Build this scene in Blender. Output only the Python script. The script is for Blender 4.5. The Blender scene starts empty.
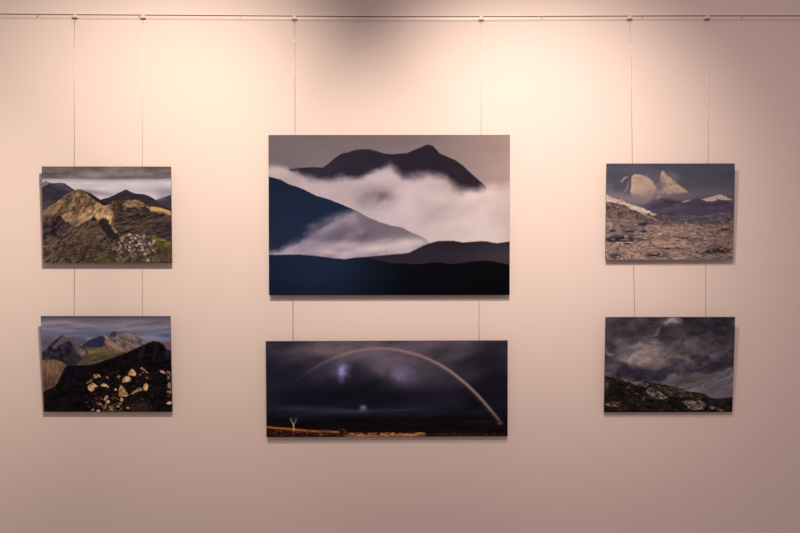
import bpy, bmesh, math
import numpy as np
from mathutils import Vector, Matrix

C = bpy.context.scene.collection
SC = bpy.context.scene

# ------------------------------------------------------------------ camera, world, lights, exposure
DIST = 3.31                     # camera to wall (m)
EYE = 1.50                      # camera height (m)
PPM = 40.0 / 36.0 * 800.0 / DIST  # photo pixels per metre on the wall

cam_d = bpy.data.cameras.new('camera')
cam_d.lens = 40.0
cam_d.sensor_width = 36.0
cam = bpy.data.objects.new('camera', cam_d)
cam.location = (0, -DIST, EYE)
cam.rotation_euler = (math.radians(90), 0, 0)
C.objects.link(cam)
SC.camera = cam

SC.view_settings.view_transform = 'Standard'
SC.view_settings.look = 'None'
SC.view_settings.gamma = 1.0
SC.view_settings.use_curve_mapping = False
SC.view_settings.exposure = 0.0

world = bpy.data.worlds.new('room_ambient')
SC.world = world
world.use_nodes = True
wb = world.node_tree.nodes['Background']
wb.inputs[0].default_value = (0.338, 0.224, 0.202, 1)
wb.inputs[1].default_value = 1.0

def spot(x, y, z, tx, tz, power, angle, blend, col=(1.0, 0.712, 0.567), ty=0.0, rad=0.018):
    d = bpy.data.lights.new('gallery_or_fill_spot', 'SPOT')
    d.energy = power; d.spot_size = math.radians(angle); d.spot_blend = blend
    d.color = col; d.shadow_soft_size = rad
    o = bpy.data.objects.new('gallery_or_fill_spot', d)
    o.location = (x, y, z)
    v = Vector((tx, ty, tz)) - o.location
    o.rotation_euler = v.to_track_quat('-Z', 'Y').to_euler()
    C.objects.link(o)
    return o

WARM = (1.0, 0.72, 0.56)
spot(-0.513, -1.30, 2.56, -0.99, 1.73, 107.0, 89.0, 1.0, WARM)
spot(0.30, -1.30, 2.56, 0.478, 1.850, 90.0, 69.8, 1.0, WARM)
spot(-0.712, -1.30, 2.56, -2.63, 0.943, 57.0, 64.7, 0.866, WARM)
spot(0.30, -2.30, 2.84, 1.00, 1.10, 80.0, 80.0, 1.0, (1.0, 0.68, 0.60), rad=0.05)  # added fill lamp with no known fixture, lifts the right side of the wall

# ------------------------------------------------------------------ helpers
def wx(px, s=0.0): return (px - 400.0) / PPM * (DIST - s) / DIST
def wz(py, s=0.0): return EYE - (py - 266.5) / PPM * (DIST - s) / DIST

def tag(o, label=None, cat=None, group=None, kind=None):
    if label: o['label'] = label
    if cat: o['category'] = cat
    if group: o['group'] = group
    if kind: o['kind'] = kind
    return o

def link(name, bm, mat, parent=None, smooth=False):
    me = bpy.data.meshes.new(name)
    bmesh.ops.recalc_face_normals(bm, faces=bm.faces)
    bm.to_mesh(me); bm.free()
    if smooth:
        for p in me.polygons: p.use_smooth = True
    me.materials.append(mat)
    o = bpy.data.objects.new(name, me)
    C.objects.link(o)
    if parent: o.parent = parent
    return o

def empty(name, loc):
    o = bpy.data.objects.new(name, None)
    o.location = loc; o.empty_display_size = 0.05
    C.objects.link(o)
    return o

def add_box(bm, x0, x1, y0, y1, z0, z1, bevel=0.0):
    r = bmesh.ops.create_cube(bm, size=1.0)
    vs = r['verts']
    for v in vs:
        v.co = Vector(((x0+x1)/2 + v.co.x*(x1-x0), (y0+y1)/2 + v.co.y*(y1-y0), (z0+z1)/2 + v.co.z*(z1-z0)))
    if bevel > 0:
        es = list({e for v in vs for e in v.link_edges})
        bmesh.ops.bevel(bm, geom=es, offset=bevel, segments=2, affect='EDGES', profile=0.5)

def add_tube(bm, pts, r, n=8):
    rings = []
    for i, p in enumerate(pts):
        a = Vector(pts[max(i-1, 0)]); b = Vector(pts[min(i+1, len(pts)-1)])
        t = (b - a).normalized()
        ref = Vector((0, 1, 0)) if abs(t.y) < 0.9 else Vector((1, 0, 0))
        u = t.cross(ref).normalized(); w = t.cross(u)
        rings.append([bm.verts.new(Vector(p) + u*math.cos(k*2*math.pi/n)*r + w*math.sin(k*2*math.pi/n)*r) for k in range(n)])
    for a, b in zip(rings, rings[1:]):
        for k in range(n):
            bm.faces.new((a[k], a[(k+1) % n], b[(k+1) % n], b[k]))
    bm.faces.new(rings[0]); bm.faces.new(rings[-1])

def mat(name, col, rough=0.5, metal=0.0, bump=None, spec=0.5):
    m = bpy.data.materials.new(name); m.use_nodes = True
    nt = m.node_tree; b = nt.nodes['Principled BSDF']
    b.inputs['Base Color'].default_value = (*col, 1)
    b.inputs['Roughness'].default_value = rough
    b.inputs['Metallic'].default_value = metal
    b.inputs['Specular IOR Level'].default_value = spec
    tc = nt.nodes.new('ShaderNodeTexCoord')
    nz = nt.nodes.new('ShaderNodeTexNoise')
    sc, amt, strength = bump or (400, 0.02, 0.02)
    nz.inputs['Scale'].default_value = sc; nz.inputs['Detail'].default_value = 4
    nt.links.new(tc.outputs['Object'], nz.inputs['Vector'])
    mx = nt.nodes.new('ShaderNodeMix'); mx.data_type = 'RGBA'
    mx.inputs[6].default_value = (*[c*(1-amt) for c in col], 1)
    mx.inputs[7].default_value = (*[min(1, c*(1+amt)) for c in col], 1)
    nt.links.new(nz.outputs['Fac'], mx.inputs[0])
    nt.links.new(mx.outputs[2], b.inputs['Base Color'])
    bp = nt.nodes.new('ShaderNodeBump'); bp.inputs['Strength'].default_value = strength
    bp.inputs['Distance'].default_value = 0.001
    nt.links.new(nz.outputs['Fac'], bp.inputs['Height'])
    nt.links.new(bp.outputs['Normal'], b.inputs['Normal'])
    return m

WALL = (0.80, 0.79, 0.78)
M_wall = mat('painted_plaster', WALL, 0.9, bump=(260, 0.012, 0.10), spec=0.1)
M_floor = mat('pale_vinyl_floor', (0.46, 0.44, 0.43), 0.6, bump=(60, 0.06, 0.1))
M_rail = mat('white_enamel_rail', (0.80, 0.78, 0.76), 0.35)
M_slot = mat('rail_slot', (0.10, 0.085, 0.08), 0.7)
M_wire = mat('steel_wire', (0.60, 0.55, 0.52), 0.3, metal=0.9)
M_hook = mat('white_slider', (0.78, 0.75, 0.72), 0.3)
M_underside = mat('dark_underside', (0.16, 0.13, 0.12), 0.4, metal=0.5)
M_screw = mat('screw_steel', (0.34, 0.30, 0.29), 0.35, metal=0.7)
M_edge = mat('panel_edge', (0.055, 0.048, 0.05), 0.45)
M_back = mat('panel_batten', (0.25, 0.2, 0.16), 0.7)

# ------------------------------------------------------------------ setting
bm = bmesh.new(); add_box(bm, -4.2, 4.2, 0.0, 0.12, 0.0, 3.3)
tag(link('wall_back', bm, M_wall), kind='structure')
bm = bmesh.new(); add_box(bm, -4.2, 4.2, -4.6, 0.12, -0.08, 0.0)
tag(link('floor', bm, M_floor), kind='structure')

# ------------------------------------------------------------------ picture rail (slightly sagging along its run)
RAILX = [-200, 0, 75, 145, 240, 295, 345, 400, 480, 550, 630, 710, 800, 1000]
RAILY = [12.0, 13.6, 14.3, 14.7, 15.3, 15.7, 16.1, 16.3, 16.3, 16.0, 15.6, 15.4, 15.5, 15.5]
def rail_py(px):
    ks = np.array(RAILX, float); ys = np.array(RAILY, float)
    s = sum(np.interp(px + d, ks, ys) for d in (-50, -25, 0, 25, 50)) / 5.0
    return float(s)
def rail_z(px): return wz(rail_py(px), 0.01)

def sweep(profile, name, m, parent=None, smooth=False):
    bm = bmesh.new(); prev = None
    first = None
    for i in range(61):
        px = -180 + i * 1160 / 60.0
        z0 = rail_z(px); x = wx(px)
        ring = [bm.verts.new((x, -y, z0 + z)) for (y, z) in profile]
        if prev:
            n = len(ring)
            for k in range(n):
                bm.faces.new((prev[k], prev[(k+1) % n], ring[(k+1) % n], ring[k]))
        else: first = ring
        prev = ring
    bm.faces.new(first); bm.faces.new(prev)
    return link(name, bm, m, parent, smooth)

rail = empty('picture_rail', (0, 0, 0))
tag(rail, 'long thin white picture hanging rail fixed along the top of the wall', 'rail')
# body below the slot, narrow lip above it, dark recessed slot between
sweep([(0.0, -0.0165), (0.0008, -0.0165), (0.0048, -0.0120), (0.0048, -0.0022), (0.0044, -0.0018), (0.0, -0.0018)], 'rail_body', M_rail, rail)
sweep([(0.0, -0.0018), (0.0030, -0.0018), (0.0030, 0.0018), (0.0, 0.0018)], 'rail_slot', M_slot, rail)
sweep([(0.0, 0.0018), (0.0045, 0.0018), (0.0045, 0.0030), (0.0, 0.0030)], 'rail_lip', M_rail, rail)
for px in (-62, 37.0, 139.0, 240.0, 341.0, 441.5, 541.7, 642.5, 742.5, 843):
    bm = bmesh.new()
    r = bmesh.ops.create_cone(bm, cap_ends=True, segments=14, radius1=0.0030, radius2=0.0022, depth=0.0016)
    x, z = wx(px, .01), wz(rail_py(px) + 1.9, .01)
    bmesh.ops.transform(bm, matrix=Matrix.Translation((x, -0.0054, z)) @ Matrix.Rotation(math.radians(90), 4, 'X'), verts=bm.verts)
    link('screw', bm, M_screw, rail)

# ------------------------------------------------------------------ painting toolkit for the photographic prints
def vnoise(X, Y, sx, sy, seed, octaves=4, gain=0.5):
    rng = np.random.RandomState(seed)
    out = np.zeros_like(X); amp = 1.0; tot = 0.0
    for o in range(octaves):
        u = X / sx * (2**o); v = Y / sy * (2**o)
        u = u - u.min() + 0.37; v = v - v.min() + 0.61
        iu = np.floor(u).astype(int); iv = np.floor(v).astype(int)
        fu = u - iu; fv = v - iv
        fu = fu*fu*(3-2*fu); fv = fv*fv*(3-2*fv)
        g = rng.rand(iv.max()+2, iu.max()+2)
        n = (g[iv, iu]*(1-fu) + g[iv, iu+1]*fu)*(1-fv) + (g[iv+1, iu]*(1-fu) + g[iv+1, iu+1]*fu)*fv
        out += amp*n; tot += amp; amp *= gain
    return out/tot           # 0..1

def sstep(a, b, x):
    t = np.clip((x-a)/(b-a), 0, 1)
    return t*t*(3-2*t)

class Canvas:
    """paints in its own coordinates: x0..x1 by y0..y1"""
    def __init__(s, x0, x1, y0, y1, nx, ny, base=(128, 128, 128)):
        s.x0, s.x1, s.y0, s.y1, s.nx, s.ny = x0, x1, y0, y1, nx, ny
        s.X, s.Y = np.meshgrid(np.linspace(x0, x1, nx), np.linspace(y0, y1, ny))
        s.img = np.zeros((ny, nx, 3)) + np.array(base, float)
        s.k = 0
    def n(s, sx, sy=None, seed=1, oc=4, gain=0.5, ang=0.0):
        a = math.radians(ang); X = s.X*math.cos(a)+s.Y*math.sin(a); Y = -s.X*math.sin(a)+s.Y*math.cos(a)
        return vnoise(X, Y, sx, sy or sx, seed, oc, gain)
    def col(s, c):
        c = np.array(c, float)
        return c
    def mix(s, m, c, a=1.0):
        m = (m*a)[..., None]
        s.img = s.img*(1-m) + s.col(c)*m
    def vgrad(s, stops):
        ys = [q[0] for q in stops]
        for k in range(3): s.img[..., k] = np.interp(s.Y, ys, [q[1][k] for q in stops])
    def below(s, pts, soft=2.0, rough=0.0, rs=18, seed=3):
        d = s.Y - np.interp(s.X, [p[0] for p in pts], [p[1] for p in pts])
        if rough: d = d + (s.n(rs, seed=seed, oc=4, gain=.6)-0.5)*2*rough
        return sstep(-soft, soft, d)
    def xr(s, a, b, soft=4.0):
        return sstep(a-soft, a+soft, s.X)*(1-sstep(b-soft, b+soft, s.X))
    def yr(s, a, b, soft=4.0):
        return sstep(a-soft, a+soft, s.Y)*(1-sstep(b-soft, b+soft, s.Y))
    def poly(s, pts, soft=2.0, rough=0.0, rs=18, seed=5):
        pad = soft + 2*rough + 4
        P = np.array(pts, float)
        dx = (s.x1-s.x0)/(s.nx-1); dy = (s.y1-s.y0)/(s.ny-1)
        i0 = max(0, int((P[:, 0].min()-pad-s.x0)/dx)); i1 = min(s.nx, int((P[:, 0].max()+pad-s.x0)/dx)+2)
        j0 = max(0, int((P[:, 1].min()-pad-s.y0)/dy)); j1 = min(s.ny, int((P[:, 1].max()+pad-s.y0)/dy)+2)
        out = np.zeros_like(s.X)
        if i1 <= i0 or j1 <= j0: return out
        X = s.X[j0:j1, i0:i1].copy(); Y = s.Y[j0:j1, i0:i1].copy()
        if rough:
            X2 = X + (vnoise(X, Y, rs, rs, seed, 4, .6)-.5)*2*rough
            Y2 = Y + (vnoise(X, Y, rs, rs, seed+71, 4, .6)-.5)*2*rough
            X, Y = X2, Y2
        inside = np.zeros(X.shape, bool); D = np.full(X.shape, 1e9)
        for (ax, ay), (bx, by) in zip(P, np.roll(P, -1, axis=0)):
            c = ((ay > Y) != (by > Y))
            with np.errstate(divide='ignore', invalid='ignore'):
                xi = ax + (Y-ay)*(bx-ax)/((by-ay) if by != ay else 1e-9)
            inside ^= (c & (X < xi))
            L = (bx-ax)**2+(by-ay)**2 + 1e-9
            t = np.clip(((X-ax)*(bx-ax)+(Y-ay)*(by-ay))/L, 0, 1)
            D = np.minimum(D, np.hypot(X-ax-t*(bx-ax), Y-ay-t*(by-ay)))
        sd = np.where(inside, D, -D)
        out[j0:j1, i0:i1] = sstep(-soft, soft, sd)
        return out
    def blob(s, cx, cy, rx, ry, ang=0.0, p=1.0):
        a = math.radians(ang); dx = s.X-cx; dy = s.Y-cy
        u = (dx*math.cos(a)+dy*math.sin(a))/rx; v = (-dx*math.sin(a)+dy*math.cos(a))/ry
        return np.exp(-((u*u+v*v)**p))
    def line(s, pts, w):
        D = np.full(s.X.shape, 1e9)
        for (ax, ay), (bx, by) in zip(pts, pts[1:]):
            L = (bx-ax)**2+(by-ay)**2+1e-9
            t = np.clip(((s.X-ax)*(bx-ax)+(s.Y-ay)*(by-ay))/L, 0, 1)
            D = np.minimum(D, np.hypot(s.X-ax-t*(bx-ax), s.Y-ay-t*(by-ay)))
        return np.exp(-(D/w)**2)
    def specks(s, mask, cnt, smin, smax, cols, seed, alpha=0.8, asp=(1.0, 2.2), ang=(-60, 60), box=None):
        rng = np.random.RandomState(seed)
        dx = (s.x1-s.x0)/(s.nx-1); dy = (s.y1-s.y0)/(s.ny-1)
        bx = box or (s.x0, s.x1, s.y0, s.y1)
        for _ in range(cnt):
            cx = rng.uniform(bx[0], bx[1]); cy = rng.uniform(bx[2], bx[3])
            i = min(s.nx-1, max(0, int((cx-s.x0)/dx))); j = min(s.ny-1, max(0, int((cy-s.y0)/dy)))
            r = rng.uniform(smin, smax); q = rng.uniform(*asp); an = math.radians(rng.uniform(*ang))
            c = np.array(cols[rng.randint(len(cols))], float)*rng.uniform(.85, 1.12); al = alpha*rng.uniform(.6, 1)
            if mask[j, i] < 0.4: continue
            R = r*q*1.6
            i0 = max(0, int((cx-R-s.x0)/dx)); i1 = min(s.nx, int((cx+R-s.x0)/dx)+2)
            j0 = max(0, int((cy-R-s.y0)/dy)); j1 = min(s.ny, int((cy+R-s.y0)/dy)+2)
            X = s.X[j0:j1, i0:i1]-cx; Y = s.Y[j0:j1, i0:i1]-cy
            u = (X*math.cos(an)+Y*math.sin(an))/(r*q); v = (-X*math.sin(an)+Y*math.cos(an))/r
            m = (al*sstep(1.25, 0.6, -(-(np.abs(u)**1.5+np.abs(v)**1.5))) if False else al*(1-sstep(0.5, 1.25, np.abs(u)**1.5+np.abs(v)**1.5)))
            m = (m*mask[j0:j1, i0:i1])[..., None]
            s.img[j0:j1, i0:i1] = s.img[j0:j1, i0:i1]*(1-m)+c*m
    def tex(s, mask, amt, sx, sy=None, seed=1, oc=5, gain=.65, ang=0):
        n = s.n(sx, sy, seed, oc, gain, ang)
        n = np.clip((n-n.mean())/n.std(), -2.2, 2.2)*amt*.42
        s.img = s.img*(1+(n*mask)[..., None])

def one(c): return np.ones_like(c.X)

# ---- print 1: sunlit golden ridge under a grey sky
def paint_golden():
    c = Canvas(44, 619, 46, 474, 400, 300)
    c.vgrad([(46, (104, 91, 88)), (75, (116, 102, 98)), (96, (122, 108, 106)), (106, (172, 158, 160)), (118, (206, 190, 190)), (150, (204, 187, 188)), (185, (205, 187, 186)), (220, (190, 172, 172))])
    cl = 1-c.below([(44, 98), (200, 99), (300, 102), (420, 106), (500, 108), (540, 104), (619, 100)], 4, 2, 40)
    c.tex(cl, .22, 90, 26, 11, 4)
    c.mix(c.blob(275, 84, 60, 16)*cl, (158, 138, 128), .95)
    c.mix(c.blob(90, 60, 60, 10)*cl, (92, 80, 78), .6)
    c.mix(c.blob(430, 92, 120, 10)*cl, (96, 84, 84), .6)
    lo = 1-cl
    c.tex(lo, .07, 110, 16, 12, 4)
    c.mix(c.blob(120, 106, 90, 6), (196, 180, 192), .6)
    c.mix(c.blob(262, 158, 60, 10, 8), (140, 124, 134), .9)
    c.mix(c.blob(330, 168, 50, 9, 8), (150, 133, 142), .6)
    c.mix(c.blob(600, 158, 75, 22), (142, 126, 138), .85)
    c.mix(c.blob(480, 140, 90, 10), (190, 172, 176), .5)
    # far left mountains
    c.mix(c.below([(44, 116), (62, 110), (85, 118), (110, 140), (140, 400), (619, 500)], 3), (120, 106, 110))
    m = c.below([(44, 138), (60, 130), (80, 119), (100, 119), (125, 117), (145, 120), (165, 133), (190, 150), (215, 172), (260, 400), (619, 500)], 2, 1)
    c.mix(m, (56, 48, 58)); c.mix(m*c.blob(125, 128, 44, 16, 15), (96, 84, 90), .75); c.mix(m*c.blob(60, 205, 40, 20, -30), (78, 66, 66), .6); c.mix(m*c.blob(160, 145, 22, 8, 35), (84, 74, 84), .7)
    c.tex(m, .18, 40, 14, 13)
    # far right ridges
    m = c.below([(300, 500), (520, 240), (555, 192), (590, 180), (619, 170)], 2, 1)
    c.mix(m*c.xr(500, 700), (60, 51, 62)); c.mix(c.blob(575, 186, 26, 12, -20), (120, 104, 114), .5); c.tex(m, .1, 40, 12, 14)
    m = c.below([(180, 400), (308, 191), (345, 181), (378, 165), (408, 151), (420, 147), (440, 158), (462, 165), (500, 168), (525, 178), (550, 193), (570, 212), (619, 236)], 2, 1.5)
    c.mix(m, (50, 41, 46)); c.tex(m, .16, 30, 14, 15)
    # dark right flank of the main hill
    m = c.poly([(205, 148), (222, 149), (262, 166), (300, 190), (335, 212), (345, 235), (300, 235), (250, 200)], 2, 2)
    c.mix(m, (42, 33, 35))
    # golden hill
    g = c.poly([(40, 243), (75, 222), (110, 200), (150, 170), (185, 152), (203, 147), (216, 146), (232, 152), (252, 172), (280, 196), (320, 219), (350, 212), (370, 200), (400, 198), (440, 192), (470, 196), (500, 212), (525, 225), (560, 224), (619, 246), (619, 480), (40, 480)], 2, 2, 20)
    c.mix(g, (130, 97, 70))
    c.mix(g*c.blob(330, 270, 90, 30, 25), (196, 152, 108), .9)
    c.mix(g*c.blob(260, 258, 76, 18, -24), (196, 154, 112), .85)
    c.mix(g*c.blob(185, 272, 60, 12, -30), (176, 134, 96), .6)
    c.mix(g*c.blob(90, 232, 55, 13, -28), (170, 128, 92), .6)
    c.mix(g*c.blob(205, 158, 34, 10), (92, 70, 56), .8); c.mix(g*c.blob(225, 200, 60, 22, 15), (100, 75, 57), .6); c.mix(g*c.blob(120, 250, 60, 12, -25), (104, 80, 62), .7); c.mix(g*c.blob(330, 235, 30, 14), (112, 85, 62), .6)
    c.tex(g, .5, 26, 12, 16, 5, .75, -35)
    for (x, y, l, w, a) in [(172, 195, 34, 6, -68), (205, 205, 40, 5, -72), (238, 195, 32, 6, -66), (256, 206, 26, 5, -62), (156, 205, 30, 5, -62), (222, 180, 22, 5, -70),
                            (185, 238, 22, 5, -70), (272, 212, 20, 4, -60), (140, 215, 24, 4, -55), (120, 240, 25, 4, -50), (165, 175, 14, 5, -60), (288, 222, 14, 3, -60)]:
        c.mix(c.blob(x, y, l, w, a)*g, (62, 46, 38), .85)
    c.specks(g*c.yr(150, 250)*c.xr(100, 310), 260, 2, 5, [(88, 66, 50), (70, 52, 42), (176, 138, 100)], 21, .6, (1.5, 4), (-80, -50), (100, 310, 150, 255))
    # knob and dark right-hand mass
    k = c.poly([(345, 232), (352, 214), (368, 200), (392, 196), (420, 204), (452, 198), (480, 206), (505, 222), (520, 232), (528, 245), (560, 250), (619, 262), (619, 480), (380, 480), (372, 330), (345, 305), (352, 280), (362, 255)], 2, 4, 16)
    c.mix(k, (64, 49, 43)); c.tex(k, .75, 26, 8, 17, 5, .78, -12)
    c.mix(c.blob(385, 226, 30, 20)*k, (46, 35, 33), .9)
    c.mix(c.blob(505, 240, 22, 18)*k, (48, 37, 36), .9)
    lit = c.poly([(398, 214), (420, 205), (455, 193), (475, 198), (490, 215), (482, 232), (455, 222), (430, 228)], 3, 4, 10)
    c.mix(lit, (150, 114, 80), .85); c.tex(lit, .4, 12, 12, 18)
    c.mix(c.blob(345, 285, 20, 35, 25), (176, 134, 92), .55)
    c.specks(one(c)*c.yr(196, 250)*c.xr(350, 500), 120, 2, 5, [(50, 38, 34), (140, 106, 76)], 22, .6, (1, 2), (-90, 90), (350, 500, 196, 250))
    st = c.poly([(527, 222), (550, 225), (585, 232), (614, 242), (614, 252), (580, 246), (550, 243), (526, 240)], 2, 2)
    c.mix(st, (198, 150, 94), .95)
    c.mix(c.blob(600, 330, 60, 50), (44, 35, 42), .6)
    c.mix(c.blob(480, 300, 70, 22, 10), (78, 62, 56), .5)
    # left dark slopes
    l = c.poly([(40, 262), (80, 262), (118, 262), (140, 285), (165, 300), (190, 320), (150, 345), (90, 365), (40, 400)], 8, 8, 22)
    c.mix(l, (58, 45, 44), .9); c.mix(c.blob(60, 240, 40, 22), (104, 80, 64), .5); c.mix(c.blob(180, 300, 50, 16, -35), (96, 74, 60), .6); c.mix(c.blob(75, 250, 40, 10, -10), (132, 102, 78), .6)
    c.mix(c.poly([(95, 290), (122, 262), (142, 290), (125, 320), (95, 345), (60, 365)], 4, 4), (42, 32, 36), .8)
    c.tex(l, .7, 22, 9, 19, 5, .78, -45)
    c.mix(c.blob(170, 318, 30, 9, -35), (104, 80, 66), .5)
    # foreground ridge
    f = c.poly([(40, 392), (80, 370), (125, 350), (180, 325), (225, 295), (262, 275), (285, 284), (310, 282), (345, 320), (385, 365), (420, 365), (619, 400), (619, 480), (40, 480)], 3, 4, 16)
    c.mix(f, (78, 60, 48)); c.tex(f, .8, 22, 9, 20, 5, .8, -30)
    c.mix(f*c.blob(255, 330, 110, 28, -25), (98, 76, 60), .55)
    c.mix(f*c.blob(220, 420, 160, 35, -8), (62, 44, 38), .6)
    c.specks(f, 1500, 1.2, 3.6, [(46, 35, 30), (108, 84, 66), (58, 46, 36), (92, 70, 58)], 23, .7, (1, 2.5), (-60, 10))
    c.specks(f, 50, 1.5, 2.6, [(200, 165, 135)], 24, .8, (1, 1.6))
    c.mix(c.poly([(262, 286), (262, 274), (274, 268), (290, 285)], 2, 2), (40, 31, 31))
    c.mix(c.poly([(296, 300), (300, 282), (318, 273), (338, 290), (352, 315), (386, 362), (360, 374), (330, 350), (312, 325)], 5, 12, 18), (38, 29, 30), .92)
    # green patches
    c.mix(c.poly([(520, 350), (550, 352), (619, 380), (619, 430), (575, 420), (548, 392)], 4, 5), (92, 77, 38)); c.tex(c.poly([(520, 350), (550, 352), (619, 380), (619, 430), (575, 420), (548, 392)], 4, 5), .5, 20, 10, 127)
    c.mix(c.poly([(560, 395), (619, 405), (619, 480), (560, 480)], 8, 6), (74, 56, 36), .8)
    c.mix(c.blob(310, 465, 50, 18, -20), (80, 70, 30), .85)
    c.mix(c.blob(470, 470, 70, 10), (74, 60, 34), .6)
    # pale rocks
    r = c.poly([(330, 400), (365, 375), (395, 352), (425, 338), (455, 346), (500, 346), (530, 358), (548, 380), (556, 405), (540, 440), (470, 445), (390, 450), (335, 440)], 5, 7, 16)
    c.mix(r, (78, 60, 51), .9); c.tex(r, .5, 20, 16, 126, 4, .7)
    c.specks(r, 900, 2, 6, [(42, 32, 28), (60, 46, 40), (52, 40, 34), (124, 98, 84), (150, 122, 105), (100, 78, 66)], 25, .85, (1, 2.2), (-70, 60), (325, 570, 335, 474))
    c.specks(r, 46, 3, 6, [(195, 165, 148), (170, 136, 120)], 26, .85, (1, 1.6), (-70, 60), (380, 550, 338, 420))
    for (x, y) in [(432, 346), (540, 374), (500, 434), (512, 462)]: c.mix(c.blob(x, y, 7, 6), (205, 178, 158), .9)
    c.specks(one(c)*c.xr(540, 640), 120, 2, 4, [(110, 84, 66), (52, 40, 30)], 27, .7, (1, 2), (-60, 60), (540, 619, 410, 474))
    return c

# ---- print 2: dusky mountains, sunlit boulders
def paint_boulders():
    c = Canvas(40, 621, 45, 470, 400, 300)
    c.vgrad([(45, (80, 74, 88)), (62, (104, 93, 104)), (85, (118, 105, 112)), (104, (112, 102, 112)), (122, (94, 92, 110)), (145, (104, 97, 112)), (200, (84, 72, 84))])
    c.tex(one(c), .16, 160, 12, 31, 4, .6, -3)
    c.mix(c.line([(40, 78), (150, 70), (300, 92), (420, 88)], 7), (146, 128, 132), .5)
    c.mix(c.line([(40, 98), (110, 104), (190, 112)], 6), (140, 122, 130), .5)
    c.mix(c.blob(540, 95, 110, 9), (132, 118, 126), .4)
    c.mix(c.line([(40, 122), (300, 118), (420, 112)], 5), (84, 88, 110), .6)
    c.mix(c.blob(560, 140, 90, 16), (122, 120, 142), .8)
    c.mix(c.blob(600, 131, 34, 9), (66, 72, 100), .9)
    pl = c.poly([(40, 132), (130, 134), (240, 140), (250, 165), (230, 190), (40, 200)], 6, 3)
    c.mix(pl, (86, 75, 86), .8); c.tex(pl, .15, 50, 8, 32)
    c.mix(c.blob(60, 165, 30, 16), (80, 62, 68), .6)
    # far mountain
    m = c.poly([(335, 140), (348, 120), (368, 110), (388, 118), (410, 120), (440, 119), (462, 120), (478, 135), (500, 150), (520, 165), (500, 200), (380, 210), (320, 170)], 2, 2)
    c.mix(m, (100, 81, 78)); c.tex(m, .42, 24, 10, 33, 5, .7, 35)
    c.mix(c.poly([(345, 136), (350, 121), (367, 111), (383, 119), (372, 138)], 3, 1), (44, 50, 76), .95)
    c.mix(m*c.blob(440, 128, 30, 6), (126, 102, 94), .6)
    # middle mountain
    m = c.poly([(210, 172), (250, 150), (290, 137), (322, 127), (345, 138), (380, 155), (410, 180), (430, 210), (330, 240), (240, 215)], 2, 2)
    c.mix(m, (108, 85, 74)); c.tex(m, .5, 22, 10, 34, 5, .7, 40)
    c.mix(c.poly([(222, 172), (255, 150), (295, 136), (323, 128), (322, 160), (315, 185), (270, 186), (238, 182)], 3, 2), (38, 38, 58), .95)
    c.mix(c.line([(322, 130), (345, 150), (375, 172), (395, 195)], 6), (148, 114, 96), .6)
    # valley
    v = c.poly([(170, 215), (235, 186), (330, 184), (420, 205), (420, 240), (330, 262), (180, 262)], 6, 5)
    c.mix(v, (78, 66, 44)); c.tex(v, .4, 40, 10, 35, 5, .65, -8)
    c.mix(c.blob(300, 200, 60, 8, -5), (112, 92, 60), .75); c.mix(c.blob(330, 225, 60, 9, -8), (66, 54, 40), .7)
    c.mix(c.blob(250, 203, 34, 13, -10), (126, 104, 74), .7)
    c.mix(c.blob(215, 245, 60, 12, -5), (66, 58, 40), .8)
    c.mix(c.blob(380, 222, 50, 10, -25), (58, 44, 36), .8)
    # left mountain
    m = c.poly([(40, 205), (62, 190), (80, 165), (100, 150), (115, 140), (130, 129), (150, 140), (175, 155), (200, 172), (235, 180), (248, 205), (240, 225), (205, 245), (180, 262), (40, 262)], 4, 6, 20)
    c.mix(m, (40, 33, 42)); c.tex(m, .6, 24, 10, 36, 5, .7, 40); c.mix(m*c.blob(190, 235, 50, 22, 10), (48, 42, 34), .8)
    c.mix(c.poly([(132, 134), (165, 150), (150, 160), (115, 175), (95, 192), (88, 180), (112, 158)], 4, 3), (100, 79, 78), .8)
    c.mix(c.poly([(165, 150), (200, 172), (240, 196), (240, 215), (215, 228), (195, 205), (178, 180)], 4, 5), (96, 76, 72), .75)
    c.mix(c.blob(222, 206, 18, 10, 30), (142, 112, 94), .7)
    c.mix(c.blob(160, 195, 18, 30, 20), (24, 20, 28), .8)
    # dark foreground
    f = c.poly([(40, 258), (170, 262), (250, 262), (300, 248), (350, 232), (400, 216), (425, 205), (450, 192), (480, 180), (505, 170), (520, 162), (545, 153), (572, 157), (588, 170), (600, 190), (621, 196), (621, 480), (40, 480)], 3, 2)
    c.mix(c.poly([(575, 160), (600, 158), (621, 156), (621, 225), (595, 210)], 3, 2), (96, 72, 74))
    c.mix(f, (15, 10, 12)); c.tex(f, .7, 20, 14, 37)
    c.mix(f*c.line([(500, 180), (480, 225)], 9), (48, 34, 34), .6)
    c.mix(f*c.line([(560, 185), (540, 240)], 8), (34, 25, 27), .6)
    c.mix(f*c.blob(605, 205, 12, 22), (52, 38, 40), .7)
    c.mix(c.blob(470, 445, 55, 22)*f, (46, 31, 27), .8)
    c.specks(f*c.blob(470, 445, 60, 26, 0, 2), 220, 1.5, 3, [(88, 62, 50), (20, 14, 12), (60, 42, 36)], 38, .7, (1, 2), (-60, 60), (400, 540, 410, 470))
    h = c.poly([(36, 240), (95, 238), (130, 248), (152, 262), (140, 275), (122, 310), (108, 338), (90, 358), (36, 378)], 4, 4)
    c.mix(h, (108, 78, 60)); c.mix(h*c.blob(60, 350, 60, 40), (70, 49, 43), .8); c.tex(h, .25, 8, 26, 39, 4, .7)
    c.mix(c.blob(160, 290, 24, 40), (14, 13, 28), .7)
    # boulders (lit) in fine coordinates
    def G(p): return [((40 + x/10.25 - 32)*4.44, (362 + y/10.25 - 306)*4.44) for x, y in p]
    def H(p): return [((106 + x/10.25 - 32)*4.44, (362 + y/10.25 - 306)*4.44) for x, y in p]
    A = (186, 138, 96); B = (158, 116, 82)
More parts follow.
